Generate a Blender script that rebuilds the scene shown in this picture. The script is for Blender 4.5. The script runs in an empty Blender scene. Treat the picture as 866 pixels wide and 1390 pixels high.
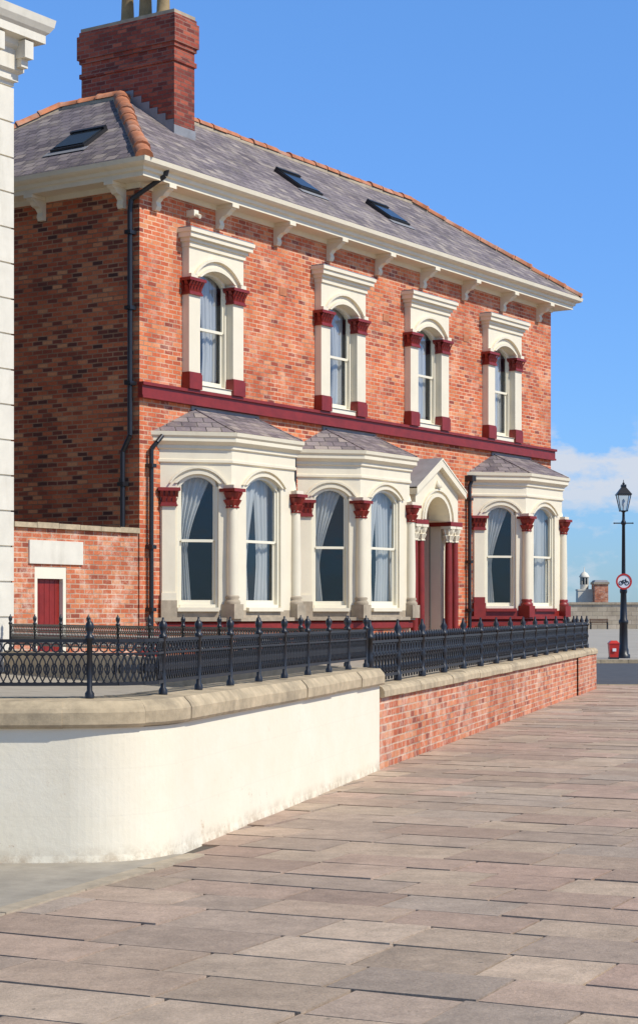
import bpy, math, random
from mathutils import Vector, Matrix
random.seed(7)
scene=bpy.context.scene
EYE=1.6
# ------------------------------------------------------------------ materials
def newmat(name):
    m=bpy.data.materials.new(name); m.use_nodes=True
    nt=m.node_tree; b=nt.nodes['Principled BSDF']
    return m,nt,b
def N(nt,t,**kw):
    n=nt.nodes.new(t)
    for k,v in kw.items():
        if hasattr(n,k): setattr(n,k,v)
        else: n.inputs[k.replace('_',' ')].default_value=v
    return n
def ramp(nt,fac,stops,interp='LINEAR'):
    r=nt.nodes.new('ShaderNodeValToRGB'); r.color_ramp.interpolation=interp
    e=r.color_ramp.elements
    while len(e)<len(stops): e.new(0.5)
    for i,(p,c) in enumerate(stops):
        e[i].position=p; e[i].color=(c[0],c[1],c[2],1) if len(c)==3 else c
    nt.links.new(fac,r.inputs[0]); return r
def mixc(nt,fac,a,b,mode='MIX'):
    m=nt.nodes.new('ShaderNodeMix'); m.data_type='RGBA'; m.blend_type=mode
    for i,v in ((0,fac),(6,a),(7,b)):
        if hasattr(v,'is_linked') or hasattr(v,'links'): nt.links.new(v,m.inputs[i])
        elif isinstance(v,(int,float)): m.inputs[i].default_value=v
        else: m.inputs[i].default_value=(v[0],v[1],v[2],1)
    return m.outputs[2]
def noise(nt,scale,detail=4,rough=.6,coord='Object',vscale=None):
    tc=nt.nodes.new('ShaderNodeTexCoord'); o=tc.outputs[coord]
    if vscale:
        mp=nt.nodes.new('ShaderNodeMapping'); mp.inputs['Scale'].default_value=vscale
        nt.links.new(o,mp.inputs[0]); o=mp.outputs[0]
    n=nt.nodes.new('ShaderNodeTexNoise'); n.inputs['Scale'].default_value=scale
    n.inputs['Detail'].default_value=detail; n.inputs['Roughness'].default_value=rough
    nt.links.new(o,n.inputs['Vector']); return n.outputs[0]
def bump(nt,b,h,strength=.3,dist=.01):
    bp=nt.nodes.new('ShaderNodeBump'); bp.inputs['Strength'].default_value=strength
    bp.inputs['Distance'].default_value=dist
    nt.links.new(h,bp.inputs['Height']); nt.links.new(bp.outputs[0],b.inputs['Normal'])
def mul(c,k): return tuple(min(1,x*k) for x in c)
def paint(name,col,rough=.6,var=.15,scale=2.5,bmp=.15,dirt=None,dirtamt=.35,metal=0,streak=False):
    m,nt,b=newmat(name)
    n1=noise(nt,scale,5,.65)
    c=ramp(nt,n1,[(.3,mul(col,1-var)),(.7,mul(col,1+var*.5))]).outputs[0]
    if dirt:
        n2=noise(nt,1.3 if not streak else 3,8,.75,vscale=(1,1,.25) if streak else None)
        f=ramp(nt,n2,[(.5,(0,0,0)),(.75,(dirtamt,)*3)]).outputs[0]
        c=mixc(nt,f,c,dirt)
    nt.links.new(c,b.inputs['Base Color'])
    b.inputs['Roughness'].default_value=rough; b.inputs['Metallic'].default_value=metal
    bump(nt,b,noise(nt,40,4,.7),bmp,.004)
    return m
def brickmat(name,stops,mortar,bw=.215,rh=.075,ms=.009,patch=None,patchamt=.4,lo=.8,rough=.85,bstr=.5,offs=.5,pr=(.52,.72)):
    m,nt,b=newmat(name)
    tc=nt.nodes.new('ShaderNodeTexCoord')
    t=nt.nodes.new('ShaderNodeTexBrick')
    nz=nt.nodes.new('ShaderNodeTexNoise'); nz.inputs['Scale'].default_value=6
    nt.links.new(tc.outputs['UV'],nz.inputs['Vector'])
    ms_=nt.nodes.new('ShaderNodeVectorMath'); ms_.operation='MULTIPLY_ADD'
    nt.links.new(nz.outputs['Color'],ms_.inputs[0]); ms_.inputs[1].default_value=(.012,.012,0)
    nt.links.new(tc.outputs['UV'],ms_.inputs[2])
    nt.links.new(ms_.outputs[0],t.inputs['Vector'])
    t.offset=offs
    t.inputs['Color1'].default_value=(0,0,0,1); t.inputs['Color2'].default_value=(1,1,1,1)
    t.inputs['Mortar'].default_value=(.5,.5,.5,1)
    t.inputs['Scale'].default_value=1; t.inputs['Mortar Size'].default_value=ms
    t.inputs['Mortar Smooth'].default_value=.15; t.inputs['Bias'].default_value=0
    t.inputs['Brick Width'].default_value=bw; t.inputs['Row Height'].default_value=rh
    c=ramp(nt,t.outputs['Color'],stops).outputs[0]
    n1=noise(nt,30,4,.7); g=ramp(nt,n1,[(.3,(lo,)*3),(.7,(1.12,)*3)]).outputs[0]
    c=mixc(nt,1.0,c,g,'MULTIPLY')
    nm=noise(nt,1.1,5,.7); mc=ramp(nt,nm,[(.38,mul(mortar,.55)),(.62,mul(mortar,1.25))]).outputs[0]
    c=mixc(nt,t.outputs['Fac'],c,mc)
    n3=noise(nt,.6,6,.7); g=ramp(nt,n3,[(.35,(.80,.77,.77)),(.65,(1.12,)*3)]).outputs[0]
    c=mixc(nt,1.0,c,g,'MULTIPLY')
    if patch:
        n2=noise(nt,2.4,10,.85); f=ramp(nt,n2,[(pr[0],(0,0,0)),(pr[1],(patchamt,)*3)]).outputs[0]
        c=mixc(nt,f,c,patch)
    nt.links.new(c,b.inputs['Base Color']); b.inputs['Roughness'].default_value=rough
    inv=nt.nodes.new('ShaderNodeMath'); inv.operation='SUBTRACT'; inv.inputs[0].default_value=1
    nt.links.new(t.outputs['Fac'],inv.inputs[1])
    ad=nt.nodes.new('ShaderNodeMath'); ad.operation='MULTIPLY_ADD'; ad.inputs[1].default_value=.5
    nt.links.new(n1,ad.inputs[0]); nt.links.new(inv.outputs[0],ad.inputs[2])
    bump(nt,b,ad.outputs[0],bstr,.008)
    return m
M={}
M['brick']=brickmat('brick_red',[(0,(.24,.045,.028)),(.08,(.42,.08,.034)),(.3,(.58,.118,.040)),(.75,(.68,.165,.055)),(1,(.72,.27,.11))],(.60,.38,.24),patch=(.72,.48,.34),patchamt=.65,pr=(.5,.68))
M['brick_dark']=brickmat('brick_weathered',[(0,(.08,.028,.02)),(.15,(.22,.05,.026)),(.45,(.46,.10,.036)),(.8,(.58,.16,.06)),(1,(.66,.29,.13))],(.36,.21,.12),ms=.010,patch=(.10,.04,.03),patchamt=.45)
M['brick_wall']=brickmat('brick_orange',[(0,(.28,.06,.03)),(.2,(.50,.12,.045)),(.7,(.62,.17,.062)),(1,(.66,.27,.12))],(.55,.37,.25),patch=(.72,.56,.43),patchamt=.75,pr=(.49,.66))
M['brick_chim']=brickmat('brick_chimney',[(0,(.16,.03,.02)),(.5,(.32,.055,.028)),(1,(.44,.1,.05))],(.24,.12,.085),patch=(.10,.04,.03),patchamt=.4)
M['slate']=brickmat('slate_tiles',[(0,(.13,.105,.112)),(.5,(.21,.172,.18)),(.85,(.27,.225,.22)),(1,(.36,.30,.26))],(.05,.045,.045),bw=.25,rh=.18,ms=.009,patch=(.33,.275,.20),patchamt=.7,rough=.68,bstr=.8,pr=(.49,.68))
M['cream']=paint('cream_paint',(.79,.70,.52),.5,.06,2,.1,dirt=(.5,.41,.28),dirtamt=.22,streak=True)
M['frame']=paint('cream_gloss',(.81,.74,.57),.35,.04,2,.05)
M['white']=paint('white_stucco',(.72,.66,.54),.7,.1,3,.2,dirt=(.4,.35,.26),dirtamt=.4,streak=True)
M['red']=paint('oxblood_paint',(.235,.017,.010),.45,.25,5,.15)
M['stone']=paint('sandstone',(.42,.34,.24),.9,.25,6,.5,dirt=(.16,.13,.1),dirtamt=.6)
M['cope']=paint('coping_stone',(.50,.39,.245),.9,.3,7,.6,dirt=(.15,.12,.08),dirtamt=.8)
M['iron']=paint('black_iron',(.014,.014,.017),.4,.2,8,.2)
M['terra']=paint('terracotta',(.50,.18,.08),.85,.35,5,.4,dirt=(.52,.46,.38),dirtamt=.6)
M['lead']=paint('lead_flashing',(.25,.25,.26),.6,.2,4,.2)
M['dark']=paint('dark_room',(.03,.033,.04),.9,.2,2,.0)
M['pot']=paint('chimney_pot',(.30,.21,.10),.8,.3,6,.3)
M['skyl']=paint('skylight_glass',(.02,.025,.03),.12,.1,2,.0)
M['bin']=paint('red_bin',(.55,.03,.02),.4,.1,4,.1)
M['wht']=paint('sign_white',(.8,.8,.8),.4,.03,4,.0)
M['wood']=paint('bench_wood',(.16,.09,.05),.7,.2,8,.2)
M['door']=paint('door_cream',(.66,.54,.42),.5,.08,3,.1)
def cloth():
    m,nt,b=newmat('net_curtain')
    b.inputs['Base Color'].default_value=(.80,.79,.76,1); b.inputs['Roughness'].default_value=.9
    tr=N(nt,'ShaderNodeBsdfTranslucent'); tr.inputs[0].default_value=(.75,.75,.72,1)
    mx=nt.nodes.new('ShaderNodeMixShader'); mx.inputs[0].default_value=.35
    nt.links.new(b.outputs[0],mx.inputs[1]); nt.links.new(tr.outputs[0],mx.inputs[2])
    nt.links.new(mx.outputs[0],nt.nodes['Material Output'].inputs[0]); return m
M['cloth']=cloth()
def glass():
    m,nt,b=newmat('window_glass')
    nt.nodes.remove(b)
    t=N(nt,'ShaderNodeBsdfTransparent'); t.inputs[0].default_value=(.86,.88,.88,1)
    g=N(nt,'ShaderNodeBsdfGlossy'); g.inputs['Roughness'].default_value=.03; g.inputs[0].default_value=(.85,.92,1,1)
    f=N(nt,'ShaderNodeLayerWeight'); f.inputs[0].default_value=.5
    p=N(nt,'ShaderNodeMath'); p.operation='POWER'; p.inputs[1].default_value=3
    nt.links.new(f.outputs['Facing'],p.inputs[0])
    a=N(nt,'ShaderNodeMath'); a.operation='MULTIPLY_ADD'; a.inputs[1].default_value=.7; a.inputs[2].default_value=.055
    nt.links.new(p.outputs[0],a.inputs[0])
    mx=nt.nodes.new('ShaderNodeMixShader'); nt.links.new(a.outputs[0],mx.inputs[0])
    bp=N(nt,'ShaderNodeBump'); bp.inputs['Strength'].default_value=.2; bp.inputs['Distance'].default_value=.02
    nt.links.new(noise(nt,1.5,2,.5),bp.inputs['Height']); nt.links.new(bp.outputs[0],g.inputs['Normal'])
    nt.links.new(t.outputs[0],mx.inputs[1]); nt.links.new(g.outputs[0],mx.inputs[2])
    nt.links.new(mx.outputs[0],nt.nodes['Material Output'].inputs[0]); return m
M['glass']=glass()
def render_wall():
    m,nt,b=newmat('cream_render')
    tc=nt.nodes.new('ShaderNodeTexCoord')
    sp=N(nt,'ShaderNodeSeparateXYZ'); nt.links.new(tc.outputs['Object'],sp.inputs[0])
    n=noise(nt,1.5,6,.7)
    c=ramp(nt,n,[(.3,(.79,.70,.52)),(.7,(.84,.765,.60))]).outputs[0]
    # two faint horizontal lift lines in the render
    wv=N(nt,'ShaderNodeMath'); wv.operation='PINGPONG'; wv.inputs[1].default_value=.15; nt.links.new(sp.outputs[2],wv.inputs[0])
    rr=ramp(nt,wv.outputs[0],[(.0,(.07,)*3),(.006,(0,0,0))]).outputs[0]
    c=mixc(nt,rr,c,(.35,.28,.2))
    mr=N(nt,'ShaderNodeMapRange'); mr.inputs[1].default_value=0; mr.inputs[2].default_value=.12; mr.inputs[3].default_value=1; mr.inputs[4].default_value=0
    nt.links.new(sp.outputs[2],mr.inputs[0])
    n2=noise(nt,7,7,.8); r2=ramp(nt,n2,[(.42,(0,0,0)),(.62,(.8,.8,.8))]).outputs[0]
    mm=N(nt,'ShaderNodeMath'); mm.operation='MULTIPLY'; nt.links.new(mr.outputs[0],mm.inputs[0]); nt.links.new(r2,mm.inputs[1])
    c=mixc(nt,mm.outputs[0],c,(.38,.27,.16))
    mr2=N(nt,'ShaderNodeMapRange'); mr2.inputs[1].default_value=.1; mr2.inputs[2].default_value=.6; mr2.inputs[3].default_value=1; mr2.inputs[4].default_value=.3
    nt.links.new(sp.outputs[2],mr2.inputs[0])
    n4=noise(nt,3.2,10,.9); r4=ramp(nt,n4,[(.60,(0,0,0)),(.645,(1,)*3)]).outputs[0]
    m3=N(nt,'ShaderNodeMath'); m3.operation='MULTIPLY'; nt.links.new(mr2.outputs[0],m3.inputs[0]); nt.links.new(r4,m3.inputs[1])
    c=mixc(nt,m3.outputs[0],c,(.50,.31,.15))
    nt.links.new(c,b.inputs['Base Color']); b.inputs['Roughness'].default_value=.75
    bump(nt,b,noise(nt,14,6,.7),.35,.01); return m
M['render']=render_wall()
def slabmat():
    m,nt,b=newmat('flagstone')
    a=N(nt,'ShaderNodeVertexColor'); a.layer_name='Col'
    n=noise(nt,5,8,.75); g=ramp(nt,n,[(.3,(.74,)*3),(.7,(1.16,)*3)]).outputs[0]
    c=mixc(nt,1.0,a.outputs[0],g,'MULTIPLY')
    n2=noise(nt,.7,6,.75); g=ramp(nt,n2,[(.35,(.84,.83,.82)),(.65,(1.07,)*3)]).outputs[0]
    c=mixc(nt,1.0,c,g,'MULTIPLY')
    n3=noise(nt,60,3,.7); g=ramp(nt,n3,[(.3,(.82,)*3),(.7,(1.1,)*3)]).outputs[0]
    c=mixc(nt,1.0,c,g,'MULTIPLY')
    n4=noise(nt,18,3,.5); r4=ramp(nt,n4,[(.70,(0,0,0)),(.74,(.6,)*3)]).outputs[0]
    c=mixc(nt,r4,c,(.14,.12,.09))
    nt.links.new(c,b.inputs['Base Color']); b.inputs['Roughness'].default_value=.8
    bump(nt,b,n,.8,.025); return m
M['slab']=slabmat()
M['joint']=paint('slab_joint',(.10,.08,.06),.95,.3,8,.4)
M['asphalt']=paint('asphalt',(.075,.075,.08),.9,.25,3,.5)
M['concrete']=paint('concrete',(.35,.305,.24),.9,.22,4,.5,dirt=(.18,.15,.12),dirtamt=.5)
M['prom']=paint('promenade_paving',(.38,.34,.28),.9,.15,.4,.3)
M['seawall']=brickmat('sea_wall_stone',[(0,(.40,.33,.23)),(1,(.54,.45,.33))],(.28,.23,.18),bw=.9,rh=.4,ms=.02)
def seamat():
    m,nt,b=newmat('sea_water'); b.inputs['Base Color'].default_value=(.03,.09,.14,1); b.inputs['Roughness'].default_value=.15
    bump(nt,b,noise(nt,.5,6,.6),.5,.3); return m
M['sea']=seamat()
# ------------------------------------------------------------------ mesh builder
class G:
    def __init__(s,name,parent=None):
        s.name=name; s.parent=parent; s.v=[]; s.f=[]; s.mi=[]; s.sm=[]; s.mats=[]; s.M=Matrix.Identity(4); s.cols=None
    def mid(s,mat):
        if mat not in s.mats: s.mats.append(mat)
        return s.mats.index(mat)
    def P(s,p): 
        p=s.M@Vector(p); s.v.append(p); return len(s.v)-1
    def face(s,pts,mat,sm=False):
        s.f.append([s.P(p) for p in pts]); s.mi.append(s.mid(mat)); s.sm.append(sm)
    def box(s,x0,x1,y0,y1,z0,z1,mat):
        a=[(x0,y0,z0),(x1,y0,z0),(x1,y1,z0),(x0,y1,z0),(x0,y0,z1),(x1,y0,z1),(x1,y1,z1),(x0,y1,z1)]
        for q in ((0,1,5,4),(1,2,6,5),(2,3,7,6),(3,0,4,7),(4,5,6,7),(3,2,1,0)):
            s.face([a[i] for i in q],mat)
    def frustum(s,cx,cy,z0,z1,a0,a1,mat,b0=None,b1=None):
        b0=a0 if b0 is None else b0; b1=a1 if b1 is None else b1
        lo=[(cx-a0,cy-b0,z0),(cx+a0,cy-b0,z0),(cx+a0,cy+b0,z0),(cx-a0,cy+b0,z0)]
        hi=[(cx-a1,cy-b1,z1),(cx+a1,cy-b1,z1),(cx+a1,cy+b1,z1),(cx-a1,cy+b1,z1)]
        for i in range(4):
            j=(i+1)%4; s.face([lo[i],lo[j],hi[j],hi[i]],mat)
        s.face(hi,mat); s.face(lo[::-1],mat)
    def grid(s,rows,mat,sm=True,closed=False):
        idx=[[s.P(p) for p in r] for r in rows]
        for a,b in zip(idx[:-1],idx[1:]):
            n=len(a); rng=range(n if closed else n-1)
            for i in rng:
                j=(i+1)%n
                s.f.append([a[i],a[j],b[j],b[i]]); s.mi.append(s.mid(mat)); s.sm.append(sm)
    def lathe(s,prof,cx,cy,mat,seg=12,rf=None,sm=True):
        rows=[]
        for r,z in prof:
            row=[]
            for i in range(seg):
                a=2*math.pi*i/seg; rr=r*(rf(a,z) if rf else 1)
                row.append((cx+rr*math.cos(a),cy+rr*math.sin(a),z))
            rows.append(row)
        s.grid(rows,mat,sm,True)
        s.face(rows[-1],mat)
    def cyl(s,p,q,r,mat,seg=8):
        p=Vector(p); q=Vector(q); d=(q-p).normalized()
        u=d.cross(Vector((0,0,1)) if abs(d.z)<.9 else Vector((1,0,0))).normalized(); w=d.cross(u)
        rows=[[c+r*(math.cos(2*math.pi*i/seg)*u+math.sin(2*math.pi*i/seg)*w) for i in range(seg)] for c in (p,q)]
        s.grid(rows,mat,True,True); s.face(rows[1],mat); s.face(rows[0][::-1],mat)
    def pipe(s,pts,r,mat,seg=8):
        for a,b in zip(pts[:-1],pts[1:]): s.cyl(a,b,r,mat,seg)
    def ring(s,c,rx,rz,tr,mat,n=14,ty=None):
        ty=ty or tr; rows=[]
        for i in range(n):
            a=2*math.pi*i/n; ca,sa=math.cos(a),math.sin(a)
            rows.append([(c[0]+(rx+k)*ca,c[1]+y,c[2]+(rz+k)*sa) for k,y in ((tr,-ty),(tr,ty),(-tr,ty),(-tr,-ty))])
        rows.append(rows[0]); s.grid(rows,mat,False,True)
    def sweep(s,path,prof,mat,closed=False,caps=False,wallend=False,closeprof=False,sm=False):
        n=len(path); P=[Vector(p) for p in path]
        def nrm(a,b):
            d=(b-a).normalized(); return Vector((d.y,-d.x))
        rows=[]
        for o,z in prof:
            row=[]
            for i in range(n):
                if closed or 0<i<n-1:
                    n1=nrm(P[i-1],P[i]); n2=nrm(P[i],P[(i+1)%n]); k=1+n1.dot(n2)
                    q=P[i]+(n1+n2)*(o/k)
                elif i==0:
                    nn=nrm(P[0],P[1]); q=P[0]+(Vector((o/nn.x,0)) if wallend else nn*o)
                else:
                    nn=nrm(P[-2],P[-1]); q=P[-1]+(Vector((o/nn.x,0)) if wallend else nn*o)
                row.append((q.x,q.y,z))
            rows.append(row)
        if closeprof: rows.append(rows[0])
        for a,b in zip(rows[:-1],rows[1:]):
            for i in range(n if closed else n-1):
                j=(i+1)%n; s.face([a[i],a[j],b[j],b[i]],mat,sm)
        if caps:
            s.face([r[0] for r in rows[:len(prof)]],mat); s.face([r[-1] for r in rows[:len(prof)]][::-1],mat)
    def arch_pts(s,c,hw,zs,rise,n=12):
        R=(hw*hw+rise*rise)/(2*rise); a0=math.asin(min(1,hw/R)); 
        return [(c+R*math.sin(-a0+2*a0*i/n), zs+rise-R+R*math.cos(-a0+2*a0*i/n)) for i in range(n+1)]
    def panel(s,x0,x1,z0,z1,c,hw,zb,zs,rise,yf,yb,mat):
        ap=s.arch_pts(c,hw,zs,rise)
        q=lambda a,b,cc,d:s.face([(a,yf,b),(cc,yf,b),(cc,yf,d),(a,yf,d)],mat)
        q(x0,z0,c-hw,zs); q(c+hw,z0,x1,zs)
        if zb>z0: q(c-hw,z0,c+hw,zb)
        q(x0,zs,c-hw,z1); q(c+hw,zs,x1,z1)
        for (xa,za),(xb,zc) in zip(ap[:-1],ap[1:]):
            s.face([(xa,yf,za),(xb,yf,zc),(xb,yf,z1),(xa,yf,z1)],mat)
            s.face([(xa,yf,za),(xa,yb,za),(xb,yb,zc),(xb,yf,zc)],mat)
        s.face([(c-hw,yf,zb),(c-hw,yb,zb),(c-hw,yb,zs),(c-hw,yf,zs)],mat)
        s.face([(c+hw,yb,zb),(c+hw,yf,zb),(c+hw,yf,zs),(c+hw,yb,zs)],mat)
        s.face([(c-hw,yf,zb),(c+hw,yf,zb),(c+hw,yb,zb),(c-hw,yb,zb)],mat)
        s.face([(x0,yb,z0),(x0,yf,z0),(x0,yf,z1),(x0,yb,z1)],mat)
        s.face([(x1,yf,z0),(x1,yb,z0),(x1,yb,z1),(x1,yf,z1)],mat)
        s.face([(x0,yf,z1),(x1,yf,z1),(x1,yb,z1),(x0,yb,z1)],mat)
    def archband(s,c,hw,zs,rise,w,yf,yb,mat):
        a=s.arch_pts(c,hw,zs,rise); b=s.arch_pts(c,hw+w,zs,rise+w)
        for i in range(len(a)-1):
            A,B,C,D=a[i],a[i+1],b[i+1],b[i]
            s.face([(A[0],yf,A[1]),(B[0],yf,B[1]),(C[0],yf,C[1]),(D[0],yf,D[1])],mat)
            s.face([(D[0],yf,D[1]),(C[0],yf,C[1]),(C[0],yb,C[1]),(D[0],yb,D[1])],mat)
            s.face([(A[0],yb,A[1]),(B[0],yb,B[1]),(B[0],yf,B[1]),(A[0],yf,A[1])],mat)
        for e in (0,-1):
            s.face([(a[e][0],yf,a[e][1]),(b[e][0],yf,b[e][1]),(b[e][0],yb,b[e][1]),(a[e][0],yb,a[e][1])],mat)
    def build(s):
        me=bpy.data.meshes.new(s.name); me.from_pydata([tuple(v) for v in s.v],[],s.f)
        for m in s.mats: me.materials.append(M[m])
        uv=me.uv_layers.new(name='UVMap')
        for p,mi,sm in zip(me.polygons,s.mi,s.sm):
            p.material_index=mi; p.use_smooth=sm
            n=p.normal
            if abs(n.z)>.95: t=Vector((1,0,0)); b=Vector((0,1,0))
            else:
                t=Vector((0,0,1)).cross(n).normalized(); b=n.cross(t)
            for li in p.loop_indices:
                co=me.vertices[me.loops[li].vertex_index].co
                uv.data[li].uv=(co.dot(t),co.dot(b))
        if s.cols:
            ca=me.color_attributes.new('Col','FLOAT_COLOR','CORNER')
            for p,c in zip(me.polygons,s.cols):
                for li in p.loop_indices: ca.data[li].color=(*c,1)
        ob=bpy.data.objects.new(s.name,me); scene.collection.objects.link(ob)
        if s.parent: ob.parent=s.parent
        return ob
def empty(name,loc=(0,0,0),rot=0):
    e=bpy.data.objects.new(name,None); e.location=loc; e.rotation_euler=(0,0,rot); scene.collection.objects.link(e); return e
# ------------------------------------------------------------------ house
ANG=math.atan2(.834,.55)
house=empty('brick_house',(-2.85,29.3,0),ANG)
L=14.66; D=6.0; GZ=.7; TOP=8.45
WC=[1.87,5.8,8.98,12.19]
BAYS=[(.53,1.38,3.2,4.02),(4.48,5.32,7.06,7.76),(11.0,11.86,13.58,14.42)]
DC=8.72
w=G('front_wall',house)
holes=[(c-.5,c+.5,5.3,7.35) for c in WC]+[(b[0]+.25,b[3]-.25,1.5,4.0) for b in BAYS]+[(DC-.5,DC+.5,GZ,3.95)]
xs=sorted({0,L,*[h[0] for h in holes],*[h[1] for h in holes]}); zs=sorted({0.3,TOP,*[h[2] for h in holes],*[h[3] for h in holes]})
for a,b in zip(xs[:-1],xs[1:]):
    for c,d in zip(zs[:-1],zs[1:]):
        mx,mz=(a+b)/2,(c+d)/2
        if any(h[0]<mx<h[1] and h[2]<mz<h[3] for h in holes): continue
        w.face([(a,0,c),(b,0,c),(b,0,d),(a,0,d)],'brick')
w.build()
r=G('rooms',house)
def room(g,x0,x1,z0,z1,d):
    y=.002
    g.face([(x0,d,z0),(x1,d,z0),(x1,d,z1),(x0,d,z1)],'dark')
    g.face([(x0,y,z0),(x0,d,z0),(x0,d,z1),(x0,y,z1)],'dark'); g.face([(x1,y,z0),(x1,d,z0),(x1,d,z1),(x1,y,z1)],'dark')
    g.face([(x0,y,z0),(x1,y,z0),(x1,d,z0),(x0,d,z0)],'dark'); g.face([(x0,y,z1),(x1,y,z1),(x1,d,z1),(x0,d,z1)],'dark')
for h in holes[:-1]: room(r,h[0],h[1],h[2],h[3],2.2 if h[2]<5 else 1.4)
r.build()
w=G('side_and_rear_walls',house)
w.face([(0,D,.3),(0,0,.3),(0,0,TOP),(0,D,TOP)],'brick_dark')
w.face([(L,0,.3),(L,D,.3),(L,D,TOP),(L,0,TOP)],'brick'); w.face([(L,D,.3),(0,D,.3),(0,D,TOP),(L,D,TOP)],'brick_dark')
w.build()
# roof
g=G('slate_roof',house)
o=.49; ez=8.70; rz=10.7; q=2.33
E=[(-o,-o,ez),(L+o,-o,ez),(L+o,D+o,ez),(-o,D+o,ez)]; R=[(q,q,rz),(L-q,q,rz),(L-q,D-q,rz),(q,D-q,rz)]
for i in range(4):
    j=(i+1)%4; g.face([E[i],E[j],R[j],R[i]],'slate')
g.face(R,'lead')
g.sweep([e[:2] for e in E],[(0,ez-.03),(0.004,ez-.03),(.004,ez+.003)],'slate',closed=True)
g.build()
g=G('ridge_tiles',house)
def ridge(g,a,b,rad=.13,step=.42,mat='terra'):
    a=Vector(a); b=Vector(b); d=(b-a); n=max(1,int(d.length/step)); d.normalize()
    u=d.cross(Vector((0,0,1))).normalized(); v=u.cross(d)
    ln=(b-a).length/n
    for i in range(n):
        p=a+d*ln*i; e=p+d*(ln-.015); rr=rad*random.uniform(.93,1.08); off=v*random.uniform(-.01,.02)+u*random.uniform(-.01,.01)
        rows=[[c+off+u*rr*k*math.cos(t*math.pi/6)+v*(rr*k*.85*math.sin(t*math.pi/6)-.02) for t in range(7)] for c,k in ((p,1.08),(p+d*.05,1.08),(p+d*.052,1),(e,1))]
        g.grid(rows,mat,True); g.face(rows[0],mat); g.face(rows[-1][::-1],mat)
for i in range(4):
    ridge(g,R[i],R[(i+1)%4]); ridge(g,E[i],R[i])
for i in range(4):
    for a,b in ((R[i],R[(i+1)%4]),(E[i],R[i])):
        a=Vector(a); b=Vector(b); dv=(b-a).normalized(); g.cyl(a+dv*.1+Vector((0,0,-.072)),b+Vector((0,0,-.072)),.128,'stone',8)
g.build()
# eaves
g=G('eaves_cornice',house)
rect=[(0,0),(L,0),(L,D),(0,D)]
g.sweep(rect,[(0,8.34),(.03,8.34),(.05,8.42),(.37,8.42),(.37,8.49),(.41,8.51),(.42,8.56),(.49,8.58),(.53,8.61),(.545,8.68),(.52,8.68),(.51,8.63),(.46,8.63)],'cream',closed=True)
def bracket(g,M4):
    g.M=M4; h=.06
    pr=[(0,8.04),(.07,8.04),(.1,8.1),(.08,8.17),(.14,8.23),(.22,8.25),(.28,8.31),(.34,8.34),(.35,8.415),(0,8.415)]
    x0,x1=-h,h
    for (a,za),(b,zb) in zip(pr[:-1],pr[1:]): g.face([(x0,-a,za),(x1,-a,za),(x1,-b,zb),(x0,-b,zb)],'cream')
    g.face([(x0,-a,z) for a,z in pr],'cream'); g.face([(x1,-a,z) for a,z in pr][::-1],'cream')
    g.box(-h-.03,h+.03,-.38,-.001,8.36,8.418,'cream')
    g.M=Matrix.Identity(4)
for k in range(9): bracket(g,Matrix.Translation((.38+1.7*k,0,0)))
for k in range(4):
    bracket(g,Matrix.Translation((0,.33+1.7*k,0))@Matrix.Rotation(-math.pi/2,4,'Z'))
    bracket(g,Matrix.Translation((L,.33+1.7*k,0))@Matrix.Rotation(math.pi/2,4,'Z'))
g.build()
# chimney
g=G('chimney',house)
x0,x1,y0,y1=2.5,3.08,1.25,3.36
g.box(x0,x1,y0,y1,8.9,11.95,'brick_chim')
cr=[(x0,y0),(x1,y0),(x1,y1),(x0,y1)]
g.sweep(cr,[(0,11.2),(.03,11.2),(.03,11.28),(0,11.28)],'brick_chim',closed=True)
g.sweep(cr,[(0,11.46),(.03,11.46),(.03,11.53),(.06,11.53),(.06,11.95),(.03,11.95),(.03,12.03),(-.1,12.1)],'brick_chim',closed=True)
g.box(x0-.01,x1+.01,y0-.01,y1+.01,12.03,12.1,'stone')
for t in (1.72,2.12,2.53):
    g.lathe([(.15,12.08),(.15,12.16),(.12,12.2),(.105,12.6),(.14,12.63),(.14,12.7),(.1,12.7)],2.79,t,'pot')
zf=lambda y:ez+(y+o)*(rz-ez)/(q+o)
for k in range(6):
    y=y0+k*.18
    for xx in (x0-.012,x1+.012): g.face([(xx,y,zf(y)-.05),(xx,y+.18,zf(y)-.05),(xx,y+.18,min(rz,zf(y+.18))+.12),(xx,y,min(rz,zf(y+.18))+.12)],'lead')
g.face([(x0-.02,y0-.012,zf(y0)-.05),(x1+.02,y0-.012,zf(y0)-.05),(x1+.02,y0-.012,zf(y0)+.15),(x0-.02,y0-.012,zf(y0)+.15)],'lead')
g.build()
# string course
g=G('string_course',house)
g.box(-.04,L+.04,-.09,.0,5.04,5.2,'red'); g.box(-.06,L+.06,-.13,-.0,5.2,5.25,'red'); g.box(-.05,L+.05,-.11,0,5.0,5.04,'red')
g.build()
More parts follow.
